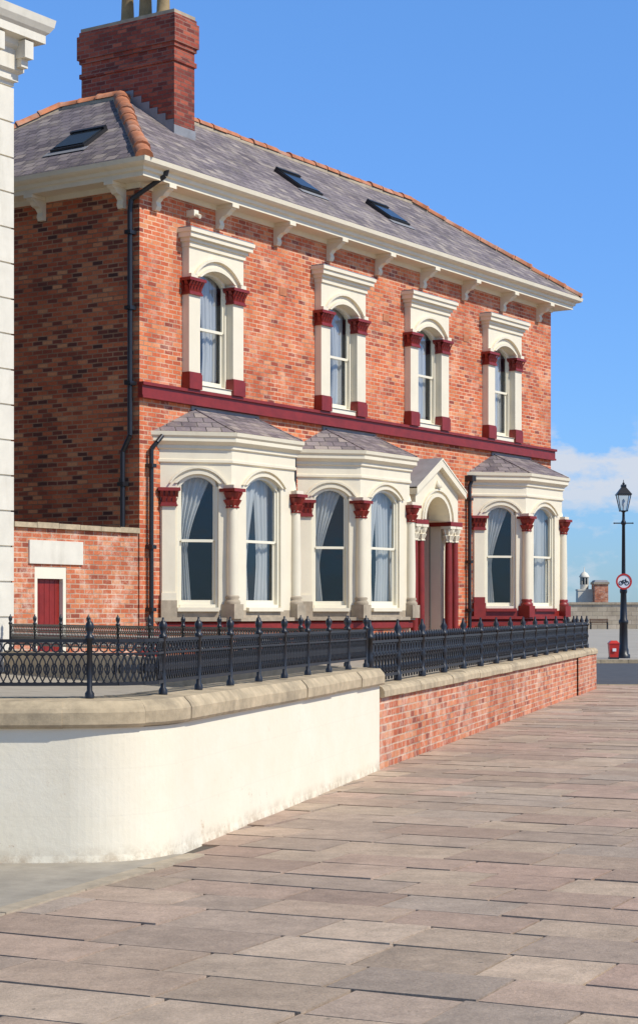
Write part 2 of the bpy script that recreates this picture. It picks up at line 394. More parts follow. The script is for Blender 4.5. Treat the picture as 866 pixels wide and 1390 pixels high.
# curtains
def curtain(g,xa,xb,z0,z1,y,side,waist=.3,tie=.35,top=1.0):
    W=(xb-xa)*top; rows=[]; nz,nx=16,30; ph=random.random()*6; fr=random.uniform(30,38)
    tie+=random.uniform(-.05,.05); waist*=random.uniform(.85,1.15)
    for i in range(nz+1):
        f=i/nz
        if f>tie: k=waist+(1-waist)*((f-tie)/(1-tie))**1.5
        else: k=waist+.12*(tie-f)/tie
        row=[]
        for j in range(nx+1):
            u=j/nx; x=(xa+u*W*k) if side<0 else (xb-u*W*k)
            row.append((x,y+.028*math.sin(u*fr+ph+f*1.5)+.015*math.sin(u*11+ph),z0+(z1-z0)*f))
        rows.append(row)
    g.grid(rows,'cloth')
def sash(g,gl,cu,c,hw,zb,zs,rise,y,mode):
    zt=zs+rise; f='frame'; mid=zb+(zt-zb)*.5
    g.box(c-hw,c-hw+.045,y-.03,y+.06,zb,zt,f); g.box(c+hw-.045,c+hw,y-.03,y+.06,zb,zt,f)
    g.box(c-hw+.045,c+hw-.045,y-.04,y+.06,zb,zb+.05,f)
    g.archband(c,hw-.06,zs-.05,rise,.12,y-.03,y+.06,f)
    a=c-hw+.045; b=c+hw-.045
    g.box(a,a+.035,y,y+.03,mid,zt-.06,f); g.box(b-.035,b,y,y+.03,mid,zt-.06,f); g.box(a+.035,b-.035,y-.004,y+.03,mid-.02,mid+.025,f)
    g.box(a,a+.04,y+.035,y+.06,zb+.05,mid,f); g.box(b-.04,b,y+.035,y+.06,zb+.05,mid,f)
    g.box(a+.04,b-.04,y+.035,y+.06,zb+.05,zb+.12,f); 
    gl.face([(a,y+.015,mid),(b,y+.015,mid),(b,y+.015,zt),(a,y+.015,zt)],'glass')
    gl.face([(a,y+.048,zb+.1),(b,y+.048,zb+.1),(b,y+.048,mid),(a,y+.048,mid)],'glass')
    yc=y+.12
    if mode=='both':
        curtain(cu,a,c+.02,zb,zt,yc,-1,.45,.3); curtain(cu,c-.02,b,zb,zt,yc+.04,1,.85,.3)
    elif mode=='left':
        curtain(cu,a-.02,b,zb,zt,yc,-1,.26,.38,.96)
    elif mode=='wide':
        curtain(cu,a,c+.02,zb,zt,yc,-1,.7,.3); curtain(cu,c-.02,b,zb,zt,yc+.04,1,.75,.3)
def starcap(g,cx,cy,z0,z1,r0,r1,mat,ab=None):
    h=z1-z0
    pr=[(r0*1.12,z0-.02),(r0*1.15,z0),(r0,z0+.015),(r0*1.25,z0+h*.2),(r0*1.55,z0+h*.38),(r0*1.2,z0+h*.42),(r0*1.5,z0+h*.6),(r1,z0+h*.78),(r1*.85,z0+h*.82)]
    g.lathe(pr,cx,cy,mat,24,rf=lambda a,z:1+.13*math.cos(8*a+(2.5 if z>z0+h*.4 else 0)),sm=False)
    g.box(cx-r1,cx+r1,cy-r1,cy+r1,z0+h*.82,z1,ab or mat)
def sqcap(g,x0,x1,y0,y1,z0,z1,mat):
    h=z1-z0
    for k,(za,zb,o) in enumerate(((0,.1,.02),(.1,.2,.008),(.82,1,.06))):
        g.box(x0-o,x1+o,y0-o,y1,z0+za*h,z0+zb*h,mat)
    n=max(2,int((x1-x0)/.07)); st=(x1-x0)/n
    g.box(x0,x1,y0,y1,z0+.2*h,z0+.82*h,mat)
    for r_,(za,zb,o) in enumerate(((.2,.52,.035),(.5,.82,.055))):
        for i in range(n+r_):
            px=x0+st*(i+.5-.5*r_)
            g.face([(px-st*.4,y0,z0+za*h),(px+st*.4,y0,z0+za*h),(px+st*.3,y0-o,z0+zb*h),(px-st*.3,y0-o,z0+zb*h)],mat)
            g.face([(px-st*.3,y0-o,z0+zb*h),(px+st*.3,y0-o,z0+zb*h),(px+st*.3,y0,z0+zb*h-.01),(px-st*.3,y0,z0+zb*h-.01)],mat)
        m=max(2,int((y1-y0)/.07)); sy=(y1-y0)/m
        for i in range(m):
            py=y0+sy*(i+.5)
            for X,sg in ((x0,-1),(x1,1)):
                g.face([(X,py-sy*.4,z0+za*h),(X,py+sy*.4,z0+za*h),(X+sg*o,py+sy*.3,z0+zb*h),(X+sg*o,py-sy*.3,z0+zb*h)],mat)
gs=G('window_frames',house); gl=G('window_panes',house); cu=G('curtains',house)
# upper windows
g=G('upper_window_surrounds',house)
for c in WC:
    hw=.46; yf=-.14; SP=7.12; RI=.15
    g.panel(c-.76,c+.76,5.335,7.6,c,hw,5.34,SP,RI,yf,.1,'cream')
    g.archband(c,hw,SP,RI,.06,yf-.035,yf+.001,'cream')
    g.archband(c,hw+.16,SP+.01,RI+.15,.045,yf-.055,yf+.001,'cream')
    for sx in (-1,1):
        a,b=sorted((c+sx*(hw+.16),c+sx*.77)); g.box(a,b,yf-.055,yf+.001,7.08,7.14,'cream')
    g.box(c-.78,c+.78,yf-.03,-.001,7.58,7.66,'cream')
    g.box(c-.82,c+.82,yf-.06,-.001,7.66,7.72,'cream')
    g.box(c-.87,c+.87,yf-.12,-.001,7.72,7.80,'cream')
    g.box(c-.90,c+.90,yf-.15,-.001,7.80,7.86,'cream')
    g.box(c-.88,c+.88,yf-.13,-.001,7.86,7.885,'lead')
    for sx in (-1,1):
        a,b=sorted((c+sx*hw,c+sx*.76))
        sqcap(g,a-.01,b+.01,yf-.02,.04,6.80,7.07,'red')
        g.box(a-.02,b+.02,yf-.03,.05,5.255,5.5,'red'); g.box(a-.01,b+.01,yf-.02,.05,5.5,5.53,'red')
    g.box(c-hw+.02,c+hw-.02,-.12,.12,5.255,5.33,'frame')
    sash(gs,gl,cu,c,hw,5.33,SP,RI,.03,'wide')
g.build()
# bay windows
def bay(idx,b):
    P=[(b[0],0),(b[1],-.8),(b[2],-.8),(b[3],0)]
    base='red' if idx==2 else 'stone'
    g=G('bay_window',house)
    for i in range(3):
        a=Vector(P[i]); e=Vector(P[i+1]); d=(e-a); W=d.length; d.normalize()
        T=Matrix(((d.x,-d.y,0,a.x),(d.y,d.x,0,a.y),(0,0,1,0),(0,0,0,1)))
        for o in (g,gs,gl,cu): o.M=T
        hw=.5 if i==1 else .34; c=W/2 if i==1 else (W/2+.03 if i==0 else W/2-.03)
        SP=3.68; RI=.17 if i==1 else .15
        g.panel(0.0,W,1.62,4.2,c,hw,1.66,SP,RI,0,.16,'cream')
        g.archband(c,hw,SP,RI,.05,-.03,.001,'cream'); g.archband(c,hw+.1,SP+.0,RI+.09,.035,-.045,.001,'cream')
        g.box(c-hw,c+hw,-.06,.12,1.6,1.665,base if idx==2 else 'cream')
        sash(gs,gl,cu,c,hw,1.665,SP,RI,.07,('left','both','both')[i])
        if i!=1:
            xa,xb=(0.02,.24) if i==0 else (W-.24,W-.02)
            g.box(xa,xb,-.05,.0,1.9,3.32,'cream')
            sqcap(g,xa-.01,xb+.01,-.07,.02,3.3,3.6,'red')
            g.box(xa-.02,xb+.02,-.09,0,1.48,1.78,base); g.box(xa-.01,xb+.01,-.07,0,1.78,1.9,'cream' if idx<2 else 'red')
        for o in (g,gs,gl,cu): o.M=Matrix.Identity(4)
    for p in (P[1],P[2]):
        cx,cy=p[0],p[1]-.02
        g.box(cx-.13,cx+.13,cy-.13,cy+.13,1.48,1.72,base)
        g.lathe([(.13,1.72),(.135,1.75),(.12,1.78),(.1,1.8),(.12,1.83),(.1,1.86)],cx,cy,base,16)
        g.lathe([(.095,1.85),(.1,2.3),(.085,3.32)],cx,cy,'cream',16)
        starcap(g,cx,cy,3.3,3.6,.088,.155,'red')
        g.box(cx-.1,cx+.1,cy-.1,cy+.1,3.6,3.66,'cream')
    g.sweep(P,[(.0,.3),(.0,1.28)],'brick',wallend=True)
    g.sweep(P,[(.02,1.28),(.06,1.3),(.06,1.4),(.02,1.44)],'red',wallend=True)
    g.sweep(P,[(.02,1.44),(.1,1.44),(.1,1.5),(.0,1.5),(0,1.62)],'stone' if idx<2 else 'red',wallend=True)
    g.sweep(P,[(0,4.0),(.035,4.02),(.035,4.06),(.015,4.07),(.015,4.22),(.05,4.24),(.05,4.29),(.09,4.32),(.13,4.35),(.13,4.41),(.16,4.44),(.17,4.5),(.1,4.51)],'cream',wallend=True)
    g.face([(x,y,4.15) for x,y in P],'dark'); g.face([(x,y,1.6) for x,y in P],'dark')
    rf=[(b[0]-.17,0),(b[1]-.06,-.93),(b[2]+.06,-.93),(b[3]+.17,0)]
    tp=[(b[1]+.05,-.01),(b[2]-.05,-.01)]
    g.face([(*rf[0],4.51),(*rf[1],4.51),(*tp[0],4.95)],'slate'); g.face([(*rf[1],4.51),(*rf[2],4.51),(*tp[1],4.95),(*tp[0],4.95)],'slate')
    g.face([(*rf[2],4.51),(*rf[3],4.51),(*tp[1],4.95)],'slate')
    g.cyl((*rf[1],4.51),(*tp[0],4.95),.018,'slate',6); g.cyl((*rf[2],4.51),(*tp[1],4.95),.018,'slate',6)
    g.box(tp[0][0]-.1,tp[1][0]+.1,-.03,-.001,4.92,4.99,'lead')
    g.build()
for i,b in enumerate(BAYS): bay(i,b)
# porch
g=G('porch',house)
hwid=.9; pj=-.45
g.panel(DC-hwid+.06,DC+hwid-.06,3.38,3.95,DC,.47,3.38,3.4,.46,pj,.0,'cream')
g.face([(DC-hwid+.06,pj,3.95),(DC+hwid-.06,pj,3.95),(DC,pj,4.44)],'cream')
for sx in (-1,1):
    pts=[(DC+sx*(hwid+.08),3.86),(DC+sx*(hwid+.08),3.98),(DC,4.58),(DC,4.44)]
    f=[(x,pj-.12,z) for x,z in pts]; k=[(x,.0,z) for x,z in pts]
    g.face(f,'cream'); g.face([f[0],f[3],k[3],k[0]],'cream'); g.face([f[0],f[1],k[1],k[0]],'cream')
    f=[(x,pj-.13,z+.004) for x,z in ((DC+sx*(hwid+.1),3.97),(DC+sx*(hwid+.1),4.0),(DC,4.62),(DC,4.58))]; k=[(x,0,z) for x,y,z in f]
    g.face(f,'cream'); g.face([f[1],f[2],k[2],k[1]],'lead')
g.archband(DC,.47,3.4,.46,.07,pj-.03,pj+.001,'cream'); g.archband(DC,.6,3.4,.58,.04,pj-.045,pj+.001,'cream')
g.lathe([(.0,4.0),(.09,4.05),(.0,4.2)],DC,pj-.02,'cream',8)
for sx in (-1,1):
    a,b=sorted((DC+sx*.47,DC+sx*(hwid-.02)))
    g.box(a-.02,b+.04,pj-.06,0,3.3,3.385,'red')
    g.box(a+.03,b-.04,pj+.2,0,GZ,3.3,'cream')
    for cx in (a+.09,b-.07):
        g.lathe([(.075,1.2),(.078,2.0),(.068,3.02)],cx,pj+.06,'red',14)
        starcap(g,cx,pj+.06,3.0,3.3,.07,.115,'cream')
        g.lathe([(.11,1.05),(.11,1.12),(.08,1.2)],cx,pj+.06,'red',14)
    g.box(a,b,pj-.06,pj+.2,GZ,1.06,'red')
g.face([(DC+.47,.0,GZ),(DC+.47,.5,GZ),(DC+.47,.5,3.95),(DC+.47,.0,3.95)],'door')
g.face([(DC-.47,.0,GZ),(DC-.47,.5,GZ),(DC-.47,.5,3.95),(DC-.47,.0,3.95)],'door')
g.face([(DC-.47,pj,3.93),(DC+.47,pj,3.93),(DC+.47,.5,3.93),(DC-.47,.5,3.93)],'door')
g.face([(DC-.47,.5,GZ),(DC+.47,.5,GZ),(DC+.47,.5,3.95),(DC-.47,.5,3.95)],'door')
g.box(DC-.4,DC+.4,.44,.5,GZ+.15,2.95,'red'); 
for dx in (-.2,.2):
    g.box(DC+dx-.13,DC+dx+.13,.43,.44,1.1,1.8,'red'); g.box(DC+dx-.13,DC+dx+.13,.43,.44,2.0,2.8,'red')
g.box(DC-.9,DC+.9,-1.1,pj-.06,.5,.78,'stone'); g.box(DC-.47,DC+.47,pj-.06,.5,.5,.85,'stone')
g.build(); gs.build(); gl.build(); cu.build()
g=G('plinth',house); 
for a,b in ((-.02,BAYS[0][0]),(BAYS[2][3],L+.02),(BAYS[0][3],BAYS[1][0]),(DC+.92,BAYS[2][0])): g.box(a,b,-.06,0,.5,1.3,'red')
g.build()
# downpipes
g=G('downpipes',house)
g.pipe([(.12,-.46,8.6),(.12,-.42,8.5),(-.09,.1,8.15),(-.09,.12,8.0),(-.09,.12,4.4),(-.09,.27,4.15),(-.09,.27,.7)],.042,'iron')
for z in (7.6,6.4,5.2): g.box(-.16,-.0,.06,.18,z,z+.06,'iron')
for z in (3.6,):g.box(-.16,-.0,.21,.33,z,z+.06,'iron')
g.pipe([(.40,-.14,4.42),(.26,-.14,4.3),(.2,-.08,4.2),(.2,-.08,.7)],.038,'iron')
for z in (3.9,2.6,1.6): g.box(.14,.26,-.14,0,z,z+.06,'iron')
g.pipe([(4.27,-.08,4.42),(4.27,-.08,.7)],.035,'iron')
g.pipe([(10.76,-.12,4.35),(10.72,-.08,4.2),(10.72,-.08,.7)],.042,'iron'); g.box(10.66,10.82,-.18,-.0,4.3,4.42,'iron')
for z in (3.9,2.6,1.6): g.box(10.66,10.78,-.14,0,z,z+.06,'iron')
g.build()
g=G('wall_fittings',house)
g.box(1.22,1.34,-.16,-.0,8.1,8.2,'frame'); g.cyl((1.28,-.1,8.15),(1.28,-.24,8.08),.035,'frame')
for s_ in (3.9,7.4,10.6): g.box(s_,s_+.22,-.012,-.001,7.2,7.34,'terra')
g.build()
# skylights
g=G('skylights',house)
sl=math.atan2(rz-ez,q+.49)
def skylight(T):
    g.M=T
    g.box(-.37,.37,-.36,.36,.0,.06,'iron'); g.box(-.32,.32,-.3,.3,.06,.075,'skyl'); g.box(-.37,.37,.28,.36,.06,.1,'iron')
    g.box(-.45,.45,-.5,-.36,.012,.02,'lead')
    g.M=Matrix.Identity(4)
o=.49
def onroof(s,u): return Vector((s,-o+(q+o)*u,ez+(rz-ez)*u))
for s in (5.6,8.8): skylight(Matrix.Translation(onroof(s,.44))@Matrix.Rotation(sl,4,'X'))
p=onroof(0,.36); skylight(Matrix.Translation((p.y,1.7,p.z))@Matrix.Rotation(-math.pi/2,4,'Z')@Matrix.Rotation(sl,4,'X'))
g.build()
# ------------------------------------------------------------------ boundary wall with gate (house frame)
bw=empty('boundary_wall',(-2.85,29.3,0),ANG)
g=G('brickwork',bw)
for a,b,c,d in ((-2.9,-2.42,.3,2.84),(-1.71,-.002,.3,2.84),(-2.42,-1.71,2.27,2.84)):
    g.box(a,b,.03,.33,c,d,'brick_wall')
for k in range(6):
    a=-2.9+k*.483; dz=random.uniform(-.012,.012); g.box(a,a+.477,-.02+random.uniform(-.01,.01),.39,2.842,2.92+dz,'cope')
g.build()
g=G('door_and_lintel',bw)
g.box(-2.56,-1.36,.0,.1,2.31,2.66,'white')
g.box(-2.42,-2.35,.04,.2,.5,2.27,'frame'); g.box(-1.78,-1.71,.04,.2,.5,2.27,'frame'); g.box(-2.35,-1.78,.04,.2,2.09,2.27,'frame')
g.box(-2.35,-1.78,.12,.16,.5,2.09,'red'); 
for k in range(5): g.box(-2.35+k*.114+.004,-2.35+(k+1)*.114-.004,.11,.12,.5,2.085,'red')
g.build()
# ------------------------------------------------------------------ neighbouring stucco building
nb=empty('stucco_building',(-2.85,29.3,0),ANG)
g=G('walls',nb)
bx0,bx1,by1=-10,-2.93,8
g.box(bx0,bx1,.03,by1,.2,9.9,'white')
z=.5
while z<9.4:
    g.box(bx0+.02,bx1+.03,0,by1-.02,z,min(z+.49,9.45),'white'); z+=.515
g.build()
g=G('cornice',nb)
g.sweep([(bx0,0),(bx1,0),(bx1,by1),(bx0,by1)],[(.0,9.3),(.06,9.32),(.06,9.42),(.12,9.46),(.12,9.75),(.18,9.8),(.2,9.88),(.34,9.9),(.34,10.02),(.38,10.06),(.43,10.14),(.45,10.25),(0,10.4)],'white',closed=True)
for k in range(12):
    x=bx1+.02-k*.6; g.box(x-.09,x+.09,-.31,-.1,9.62,9.87,'white'); g.box(x-.07,x+.07,-.22,-.1,9.5,9.62,'white')
for k in range(10):
    y=.1+k*.7; g.box(bx1+.1,bx1+.31,y-.09,y+.09,9.62,9.87,'white')
g.box(bx0+.1,bx1-.1,.1,by1-.1,9.9,10.7,'white'); g.build()
g=G('windows',nb)
for x in (-8.4,-5.4):
    for z0,z1 in ((1.6,3.8),(5.6,7.8)):
        g.box(x-.6,x+.6,-.06,-.001,z0-.15,z1+.15,'frame'); g.box(x-.5,x+.5,-.075,-.06,z0,z1,'skyl'); g.box(x-.5,x+.5,-.09,-.075,(z0+z1)/2-.03,(z0+z1)/2+.03,'frame')
g.build()
# ------------------------------------------------------------------ cream retaining wall
cw=empty('cream_garden_wall')
arc=[]
A,Bc,C=Vector((-1.62,11.66)),Vector((-1.02,11.66)),Vector((-.90,12.3))
for i in range(25):
    t=i/24; arc.append(tuple(A*(1-t)**2+Bc*2*t*(1-t)+C*t*t))
END=(.61,18.6)
path=[(-9,11.5)]+arc+[END]
g=G('rendered_wall',cw)
g.sweep(path,[(0.02,-.15),(.0,.05),(0,.86),(-.36,.86),(-.36,.3)],'render',caps=True); g.build()
cprof=[(.0,.86),(.035,.865),(.05,.885),(.052,.96),(.04,.985),(.0,1.03),(-.39,1.045),(-.39,.862)]
g=G('coping',cw)
g.sweep(arc[:13],cprof,'cope',caps=True); g.sweep(arc[12:],[(a-.003,z+.003) for a,z in cprof],'cope',caps=True)
def pieces(g,a,b,ln,prof,mat,gap=.01):
    a=Vector(a); b=Vector(b); d=b-a; n=max(1,round(d.length/ln)); 
    for i in range(n):
        p=a+d*(i/n)+d.normalized()*gap; q_=a+d*((i+1)/n)
        dz=random.uniform(-.006,.006); do=random.uniform(-.007,.007)
        g.sweep([tuple(p),tuple(q_)],[(o_+do,z_+dz) for o_,z_ in prof],mat,caps=True,closeprof=True)
pieces(g,(-9,11.5),arc[0],1.1,cprof,'cope'); pieces(g,arc[-1],END,1.05,cprof,'cope'); g.build()
sw=empty('brick_garden_wall')
WB=(5.7,38.1); W3=(5.6,47)
S0=Vector(END)+Vector((.25,.968))*.01
g=G('brickwork',sw)
g.sweep([tuple(S0),WB,W3],[(0,-.15),(0,.72),(-.3,.72),(-.3,-.15)],'brick_wall',caps=True)
wd_=Vector((5.7-.61,38.1-18.6)).normalized()
pa=Vector((5.7,38.1))-wd_*3.2
g.sweep([tuple(pa),(5.7,38.1)],[(.03,-.1),(.03,.719)],'brick_wall',caps=False)
g.build()
g=G('coping',sw)
bp=[(.02,.72),(.045,.73),(.045,.79),(.02,.83),(-.02,.845),(-.31,.845),(-.34,.8),(-.34,.722)]
pieces(g,S0,Vector((5.7,38.1))-wd_*1.0,.95,bp,'cope'); pieces(g,Vector((5.7,38.1))-wd_*1.0,(5.72,38.15),2,bp,'cope'); pieces(g,(5.7,38.1),W3,1.0,[(a,z+.002) for a,z in bp],'cope')
g.build()
# ------------------------------------------------------------------ fences
def frame2(p,q_):
    p=Vector(p); q_=Vector(q_); d=(q_-p); W=d.length; d.normalize()
    return Matrix(((d.x,-d.y,0,p.x),(d.y,d.x,0,p.y),(0,0,1,0),(0,0,0,1))),W
def post(g,x,zb,zt,r=.018):
    g.lathe([(r*1.7,zb),(r*1.7,zb+.03),(r,zb+.05),(r,zt-.15),(r*1.6,zt-.14),(r*1.6,zt-.12),(r*.8,zt-.11),(r*1.5,zt-.075),(r*1.6,zt-.05),(r*1.1,zt-.03),(r*.5,zt-.02),(r*.4,zt)],x,0,'iron',10)
def loopfence(g,p,q_,zb,posts=.8,first=True,last=True):
    T,W=frame2(p,q_); g.M=T
    t=zb+.37
    for z,h in ((t,.011),(t-.085,.007),(zb+.09,.011)):
        g.box(0,W,-.010,.010,z-h,z+h,'iron')
    n=max(1,round(W/.062)); st=W/n
    for i in range(n):
        g.ring(((i+.5)*st,0,t-.043),.027,.03,.005,'iron',8)
    zc=(zb+.09+t-.085)/2; rzz=(t-.085-zb-.09)/2
    n=max(1,round(W/.05)); st=W/n
    for i in range(n):
        g.ring(((i+.5)*st,0,zc),st*.95,rzz,.0045,'iron',12,.0045)
        g.ring(((i+.5)*st,0,zc),st*.36,rzz*.34,.005,'iron',8,.0045)
    if posts:
        m=max(1,round(W/posts))
        for i in range(0 if first else 1,m+(1 if last else 0)): post(g,i*W/m,zb,zb+.52)
    g.M=Matrix.Identity(4)
g=G('ornate_iron_railing')
fz=1.04
f0=(-1.48,11.9); f1=(-1.05,12.42); f2=(.47,18.45)
loopfence(g,(-5.5,11.76),f0,fz,.8,True,True)
cv=[f0,(-1.3,11.93),(-1.15,12.06),(-1.07,12.22),f1]
for a,b in zip(cv[:-1],cv[1:]): loopfence(g,a,b,fz,0,False,False)
loopfence(g,f1,f2,fz,.8,True,True); g.build()
g=G('iron_dividing_fence')
loopfence(g,(-4.45,26.6),(.28,18.75),fz,.95)
T,W=frame2((-4.45,26.6),(.28,18.75)); g.M=T; g.box(0,W,-.1,.1,.4,1.04,'stone'); g.M=Matrix.Identity(4); g.build()
g=G('cast_iron_railing')
def castfence(g,p,q_,zb,sp=.15,every=9):
    T,W=frame2(p,q_); g.M=T; n=round(W/sp); st=W/n
    for z,h,y in ((zb+.08,.016,.016),(zb+.3,.009,.012),(zb+.44,.014,.018)): g.box(0,W,-y,y,z-h,z+h,'iron')
    for i in range(n+1):
        x=i*st
        if i%every==0:
            g.lathe([(.045,zb),(.045,zb+.08),(.03,zb+.1),(.03,zb+.2),(.045,zb+.25),(.03,zb+.3),(.03,zb+.46),(.05,zb+.47),(.05,zb+.5),(.03,zb+.52),(.045,zb+.57),(.02,zb+.62),(.012,zb+.67)],x,0,'iron',8)
        else:
            g.lathe([(.012,zb+.03),(.012,zb+.12),(.026,zb+.16),(.012,zb+.2),(.012,zb+.26),(.028,zb+.3),(.012,zb+.34),(.012,zb+.44),(.02,zb+.47),(.024,zb+.5),(.008,zb+.54)],x,0,'iron',6)
        if i<n: g.ring((x+st/2,0,zb+.37),.045,.05,.008,'iron',8); g.ring((x+st/2,0,zb+.19),.05,.08,.007,'iron',8)
    g.M=Matrix.Identity(4)
castfence(g,(.52,18.9),(5.52,38.05),.845); castfence(g,(5.52,38.05),(5.45,46.8),.845); g.build()
# ------------------------------------------------------------------ ground surfaces
g=G('garden_ground')
yard=[(-9,11.7),(-1.4,11.85),(-1.1,12.4),(.45,18.7),(5.5,38.2),(5.4,47),(-20,47),(-20,11.7)]
g.face([(x,y,.72) for x,y in yard],'concrete'); g.build()
g=G('ground')
g.face([(-400,-60,-.12),(400,-60,-.12),(400,175,-.12),(-400,175,-.12)],'concrete'); g.build()
g=G('sea'); g.face([(-6000,160,-7),(6000,160,-7),(6000,9000,-7),(-6000,9000,-7)],'sea'); g.build()
g=G('road'); g.face([(5.9,40.3,-.114),(200,33,-.114),(200,59,-.114),(5.7,61,-.114)],'asphalt')
g.build()
g=G('promenade')
g.face([(5.65,61.2,0),(200,59.2,0),(200,172,0),(-60,172,0),(-60,61.2,0)],'prom')
for i in range(60):
    x=5.65+i*.92; g.box(x,x+.91,61.05-i*.0095*1,61.2-i*.0095,-.12,.006,'cope')
g.build()
def clip(poly,n,d):
    out=[]
    for i in range(len(poly)):
        a,b=poly[i],poly[(i+1)%len(poly)]; da=a[0]*n[0]+a[1]*n[1]-d; db=b[0]*n[0]+b[1]*n[1]-d
        if da<=0: out.append(a)
        if (da<0<db) or (db<0<da):
            t=da/(da-db); out.append((a[0]+(b[0]-a[0])*t,a[1]+(b[1]-a[1])*t))
    return out
g=G('flagstone_pavement'); g.cols=[]
e1=Vector((.43,.903)).normalized(); e2=Vector((e1.y,-e1.x))
ld=Vector((.81,2.12)).normalized(); ln_=Vector((-ld.y,ld.x)); dd=ln_.dot(Vector((-.9,12.0)))
pal=[(.50,.365,.265),(.475,.34,.25),(.52,.39,.28),(.46,.345,.26),(.49,.335,.25),(.43,.32,.24),(.54,.41,.30),(.48,.36,.26),(.50,.345,.26),(.44,.31,.23),(.45,.35,.27)]
v=-25
while v<60:
    h=random.choice((.46,.5,.55,.58)); u=-20-random.random()
    while u<48:
        l=random.choice((.5,.6,.7,.8,.9)); j=.010
        poly=[(u+j,v+j),(u+l-j,v+j),(u+l-j,v+h-j),(u+j,v+h-j)]
        poly=[tuple(e2*(a+random.uniform(-.006,.006))+e1*(b+random.uniform(-.006,.006))) for a,b in poly]
        cx=sum(p[0] for p in poly)/4; cy=sum(p[1] for p in poly)/4
        u+=l
        if cy<2 or cy>42 or cx>30 or cx<-9 : continue
        if cx<(-.9+(cy-12.3)*.24)-.7 and cy>12.0: continue
        poly=clip(poly,(.037,1),40.22)
        if len(poly)>2: poly=clip(poly,tuple(ln_),dd) if cy<12.6 else poly
        if len(poly)<3: continue
        z=random.uniform(-.004,.003); col=mul(random.choice(pal),random.uniform(.82,1.05))
        tx,ty=random.uniform(-.006,.006),random.uniform(-.006,.006)
        top=[(x,y,z+tx*(x-cx)+ty*(y-cy)) for x,y in poly]
        n0=len(g.f); g.face(top,'slab')
        for i in range(len(top)):
            a,b=top[i],top[(i+1)%len(top)]; g.face([(a[0],a[1],-.015),(b[0],b[1],-.015),b,a],'slab')
        g.cols+= [col]*(len(g.f)-n0)
    v+=h
g.face([(-12,1,-.014),(40,1,-.014),(40,38.75,-.014),(-5,40.35,-.014),(-12,40.3,-.014)],'joint'); g.cols+=[(0,0,0)]
g.build()
g=G('kerb')
for i in range(38):
    x=5.4+i*.92; y=40.3-(x-5.4)*.037; g.M=Matrix.Translation((x,y,0)); g.box(0,.91,-.07,.08,-.13,.004,'cope')
g.M=Matrix.Identity(4); g.build()
g=G('concrete_apron')
P_=[(-.86,12.1),(-1.71,9.88),(-4.3,3.1),(-14,3.1),(-14,11.9),(-1.5,11.9)]
g.face([(x,y,.008) for x,y in P_],'concrete')
a=Vector((-.86,12.1)); b=Vector((-4.3,3.1)); T,W=frame2(b,a); g.M=T
k=0
while k<W: g.box(k,min(W,k+.88),-.12,0,-.02,.012+random.uniform(-.002,.002),'stone'); k+=.89
g.M=Matrix.Identity(4); g.build()
# ------------------------------------------------------------------ sea wall and things behind
g=G('sea_wall'); g.box(-60,160,170,170.6,-.1,2.25,'seawall'); g.box(-60,160,169.9,170.7,2.25,2.45,'stone'); g.build()
g=G('lookout_hut')
g.box(26.3,27.6,176,178,-.1,4.2,'brick_wall'); g.box(26.2,27.7,175.9,178.1,4.2,4.4,'stone'); g.frustum(26.95,177,4.4,4.6,.7,.55,'lead',1.1,.9)
g.build()
g=G('white_lantern_tower')
cx,cy=25.6,178
g.frustum(cx,cy,-.1,3.6,.75,.7,'white'); g.box(cx-.75,cx+.75,cy-.75,cy+.75,3.6,3.75,'white')
g.lathe([(.4,3.75),(.4,4.2)],cx,cy,'white',8); g.lathe([(.36,4.2),(.36,4.9)],cx,cy,'skyl',8); g.lathe([(.5,4.9),(.5,5.0),(.3,5.3),(.05,5.45),(.03,5.9)],cx,cy,'white',8)
for i in range(8):
    a=i*math.pi/4; g.cyl((cx+.38*math.cos(a),cy+.38*math.sin(a),4.2),(cx+.38*math.cos(a),cy+.38*math.sin(a),4.9),.04,'white',6)
g.build()
g=G('park_bench'); g.M=Matrix.Translation((25.2,166,0))
for x in (-.75,.75):
    g.box(x-.04,x+.04,-.25,-.18,0,.62,'iron'); g.box(x-.04,x+.04,.18,.25,0,.95,'iron'); g.box(x-.04,x+.04,-.25,.2,.58,.63,'iron'); g.box(x-.04,x+.04,-.2,.2,.38,.42,'iron')
for k in range(4): g.box(-.85,.85,-.25+k*.115,-.16+k*.115,.42,.45,'wood')
for k in range(3): g.box(-.85,.85,.15,.175,.55+k*.14,.65+k*.14,'wood')
g.M=Matrix.Identity(4); g.build()
# ------------------------------------------------------------------ lamp, sign, bin
lp=empty('street_lamp',(10.4,63,0))
g=G('post',lp)
g.lathe([(r*.88,z) for r,z in [(.26,0),(.26,.12),(.2,.16),(.2,.3),(.17,.36),(.155,1.15),(.19,1.2),(.19,1.28),(.14,1.34),(.115,2.2),(.145,2.26),(.145,2.34),(.1,2.42),(.08,2.6),(.062,4.55),(.1,4.6),(.1,4.66),(.06,4.72),(.05,4.98),(.12,5.03)]],0,0,'iron',14)
g.cyl((-.32,0,4.62),(.32,0,4.62),.02,'iron')
for x in (-.32,.32): g.lathe([(.0,4.585),(.035,4.62),(0,4.655)],x,0,'iron',8)
g.build()
g=G('lantern',lp)
z0,z1=5.05,5.58
for sx in (-1,1):
    for sy in (-1,1):
        g.cyl((sx*.12,sy*.12,z0),(sx*.22,sy*.22,z1),.015,'iron',6)
g.frustum(0,0,z0-.03,z0,.13,.14,'iron'); g.frustum(0,0,z1,z1+.04,.25,.25,'iron'); g.frustum(0,0,z1+.04,z1+.28,.24,.07,'iron'); g.frustum(0,0,z1+.28,z1+.36,.09,.08,'iron')
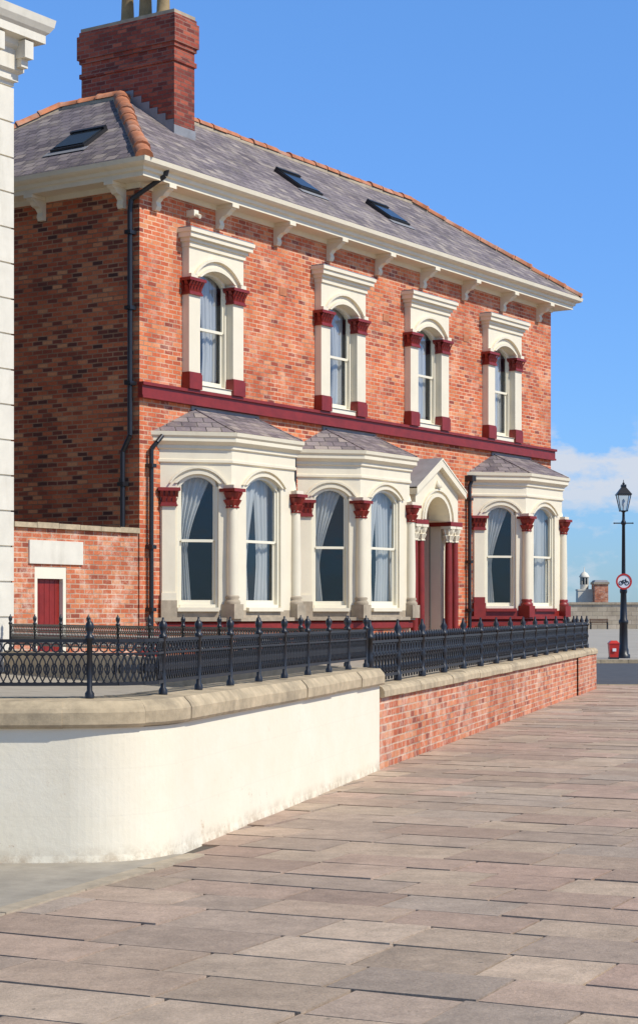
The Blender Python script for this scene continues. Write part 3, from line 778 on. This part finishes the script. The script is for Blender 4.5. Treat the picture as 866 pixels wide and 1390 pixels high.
g.lathe([(.03,z1+.36),(.05,z1+.4),(.015,z1+.44),(.01,z1+.52)],0,0,'iron',8)
g.lathe([(.03,z0),(.03,z0+.12),(.06,z0+.2),(.05,z0+.34),(.01,z0+.4)],0,0,'wht',10)
for k in range(4):
    g.M=Matrix.Rotation(k*math.pi/2,4,'Z'); g.face([(-.115,-.115,z0),(.115,-.115,z0),(.215,-.215,z1),(-.215,-.215,z1)],'glass')
g.M=Matrix.Identity(4); g.build()
g=G('no_cycling_sign'); g.M=Matrix.Translation((10.38,62.8,2.62))
def disc(g,r,y,mat,n=28): g.face([(r*math.cos(2*math.pi*i/n),y,r*math.sin(2*math.pi*i/n)) for i in range(n)],mat)
disc(g,.27,0,'wht'); disc(g,.27,.02,'lead'); g.ring((0,-.006,0),.245,.245,.03,'bin',28,.006)
for x in (-.1,.1): g.ring((x,-.006,-.05),.065,.065,.012,'iron',14,.004)
for a,b in (((-.1,-.05),(-.04,.05)),((-.04,.05),(.07,.05)),((.07,.05),(.1,-.05)),((-.04,.05),(.01,-.05)),((.01,-.05),(.07,.05)),((-.1,-.05),(.01,-.05)),((.07,.05),(.06,.1))):
    g.cyl((a[0],-.006,a[1]),(b[0],-.006,b[1]),.01,'iron',4)
g.box(-.03,.03,.02,.2,-.05,.05,'iron'); g.M=Matrix.Identity(4); g.build()
g=G('red_litter_bin'); g.M=Matrix.Translation((9.9,62,0))
g.frustum(0,0,.0,.06,.16,.16,'iron'); g.frustum(0,0,.06,.5,.14,.17,'bin'); g.frustum(0,0,.5,.54,.18,.18,'bin'); g.frustum(0,0,.54,.62,.17,.1,'bin'); g.box(-.06,.06,-.19,-.175,.26,.36,'wht')
g.M=Matrix.Identity(4); g.build()
# ------------------------------------------------------------------ light and sky
sv=Vector((.88,-.475)).normalized(); el=math.radians(46)
S=Vector((sv.x*math.cos(el),sv.y*math.cos(el),math.sin(el)))
sl_=bpy.data.lights.new('sun','SUN'); sl_.energy=4.5; sl_.angle=math.radians(.5); sl_.color=(1,.96,.885)
so=bpy.data.objects.new('sun',sl_); so.rotation_euler=S.to_track_quat('Z','Y').to_euler(); so.location=(20,-10,30); scene.collection.objects.link(so)
wd=bpy.data.worlds.new('World'); scene.world=wd; wd.use_nodes=True; nt=wd.node_tree
bg=nt.nodes['Background']
sky=nt.nodes.new('ShaderNodeTexSky'); sky.sky_type='NISHITA'; sky.sun_disc=False
sky.sun_elevation=el; sky.sun_rotation=math.atan2(sv.x,sv.y); sky.air_density=1.0; sky.dust_density=.1; sky.ozone_density=2.5
tc=nt.nodes.new('ShaderNodeTexCoord'); sp=nt.nodes.new('ShaderNodeSeparateXYZ'); nt.links.new(tc.outputs['Generated'],sp.inputs[0])
tr_=ramp(nt,sp.outputs[2],[(0,(.21,.33,.55)),(.08,(.27,.42,.68)),(.2,(.34,.52,.78)),(.33,(.41,.63,.88)),(.6,(.40,.42,.42))])
c0=mixc(nt,1.0,sky.outputs[0],tr_.outputs[0],'MULTIPLY')
sc=nt.nodes.new('ShaderNodeVectorMath'); sc.operation='SCALE'; sc.inputs['Scale'].default_value=2.25; nt.links.new(c0,sc.inputs[0])
mp=nt.nodes.new('ShaderNodeMapping'); mp.inputs['Scale'].default_value=(1,1,2.0); mp.inputs['Location'].default_value=(.3,.0,.0); nt.links.new(tc.outputs['Generated'],mp.inputs[0])
nz=nt.nodes.new('ShaderNodeTexNoise'); nz.inputs['Scale'].default_value=26; nz.inputs['Detail'].default_value=8; nz.inputs['Roughness'].default_value=.62; nt.links.new(mp.outputs[0],nz.inputs['Vector'])
r2=ramp(nt,sp.outputs[2],[(.0,(.02,)*3),(.055,(.06,)*3),(.078,(.17,)*3),(.088,(.10,)*3),(.098,(0,0,0))])
ad=nt.nodes.new('ShaderNodeMath'); ad.operation='ADD'; nt.links.new(nz.outputs[0],ad.inputs[0]); nt.links.new(r2.outputs[0],ad.inputs[1])
r1=ramp(nt,ad.outputs[0],[(.52,(0,0,0)),(.60,(.45,)*3),(.70,(.9,)*3)])
r3=ramp(nt,sp.outputs[2],[(.0,(.5,)*3),(.07,(1,)*3),(.09,(1,)*3),(.105,(0,0,0))])
mm=nt.nodes.new('ShaderNodeMath'); mm.operation='MULTIPLY'; nt.links.new(r1.outputs[0],mm.inputs[0]); nt.links.new(r3.outputs[0],mm.inputs[1])
c=mixc(nt,mm.outputs[0],sc.outputs[0],(6.8,7.2,8.0))
nt.links.new(c,bg.inputs[0]); bg.inputs[1].default_value=.1
# ------------------------------------------------------------------ camera
cam=bpy.data.cameras.new('camera'); co=bpy.data.objects.new('camera',cam); scene.collection.objects.link(co)
co.location=(0,0,EYE); co.rotation_euler=(math.pi/2,0,0)
cam.sensor_fit='VERTICAL'; cam.sensor_height=36; cam.lens=2500/1390*36; cam.shift_y=135/1390; cam.clip_end=12000; cam.clip_start=.1
scene.camera=co
scene.view_settings.view_transform='Standard'; scene.view_settings.look='None'; scene.view_settings.exposure=0
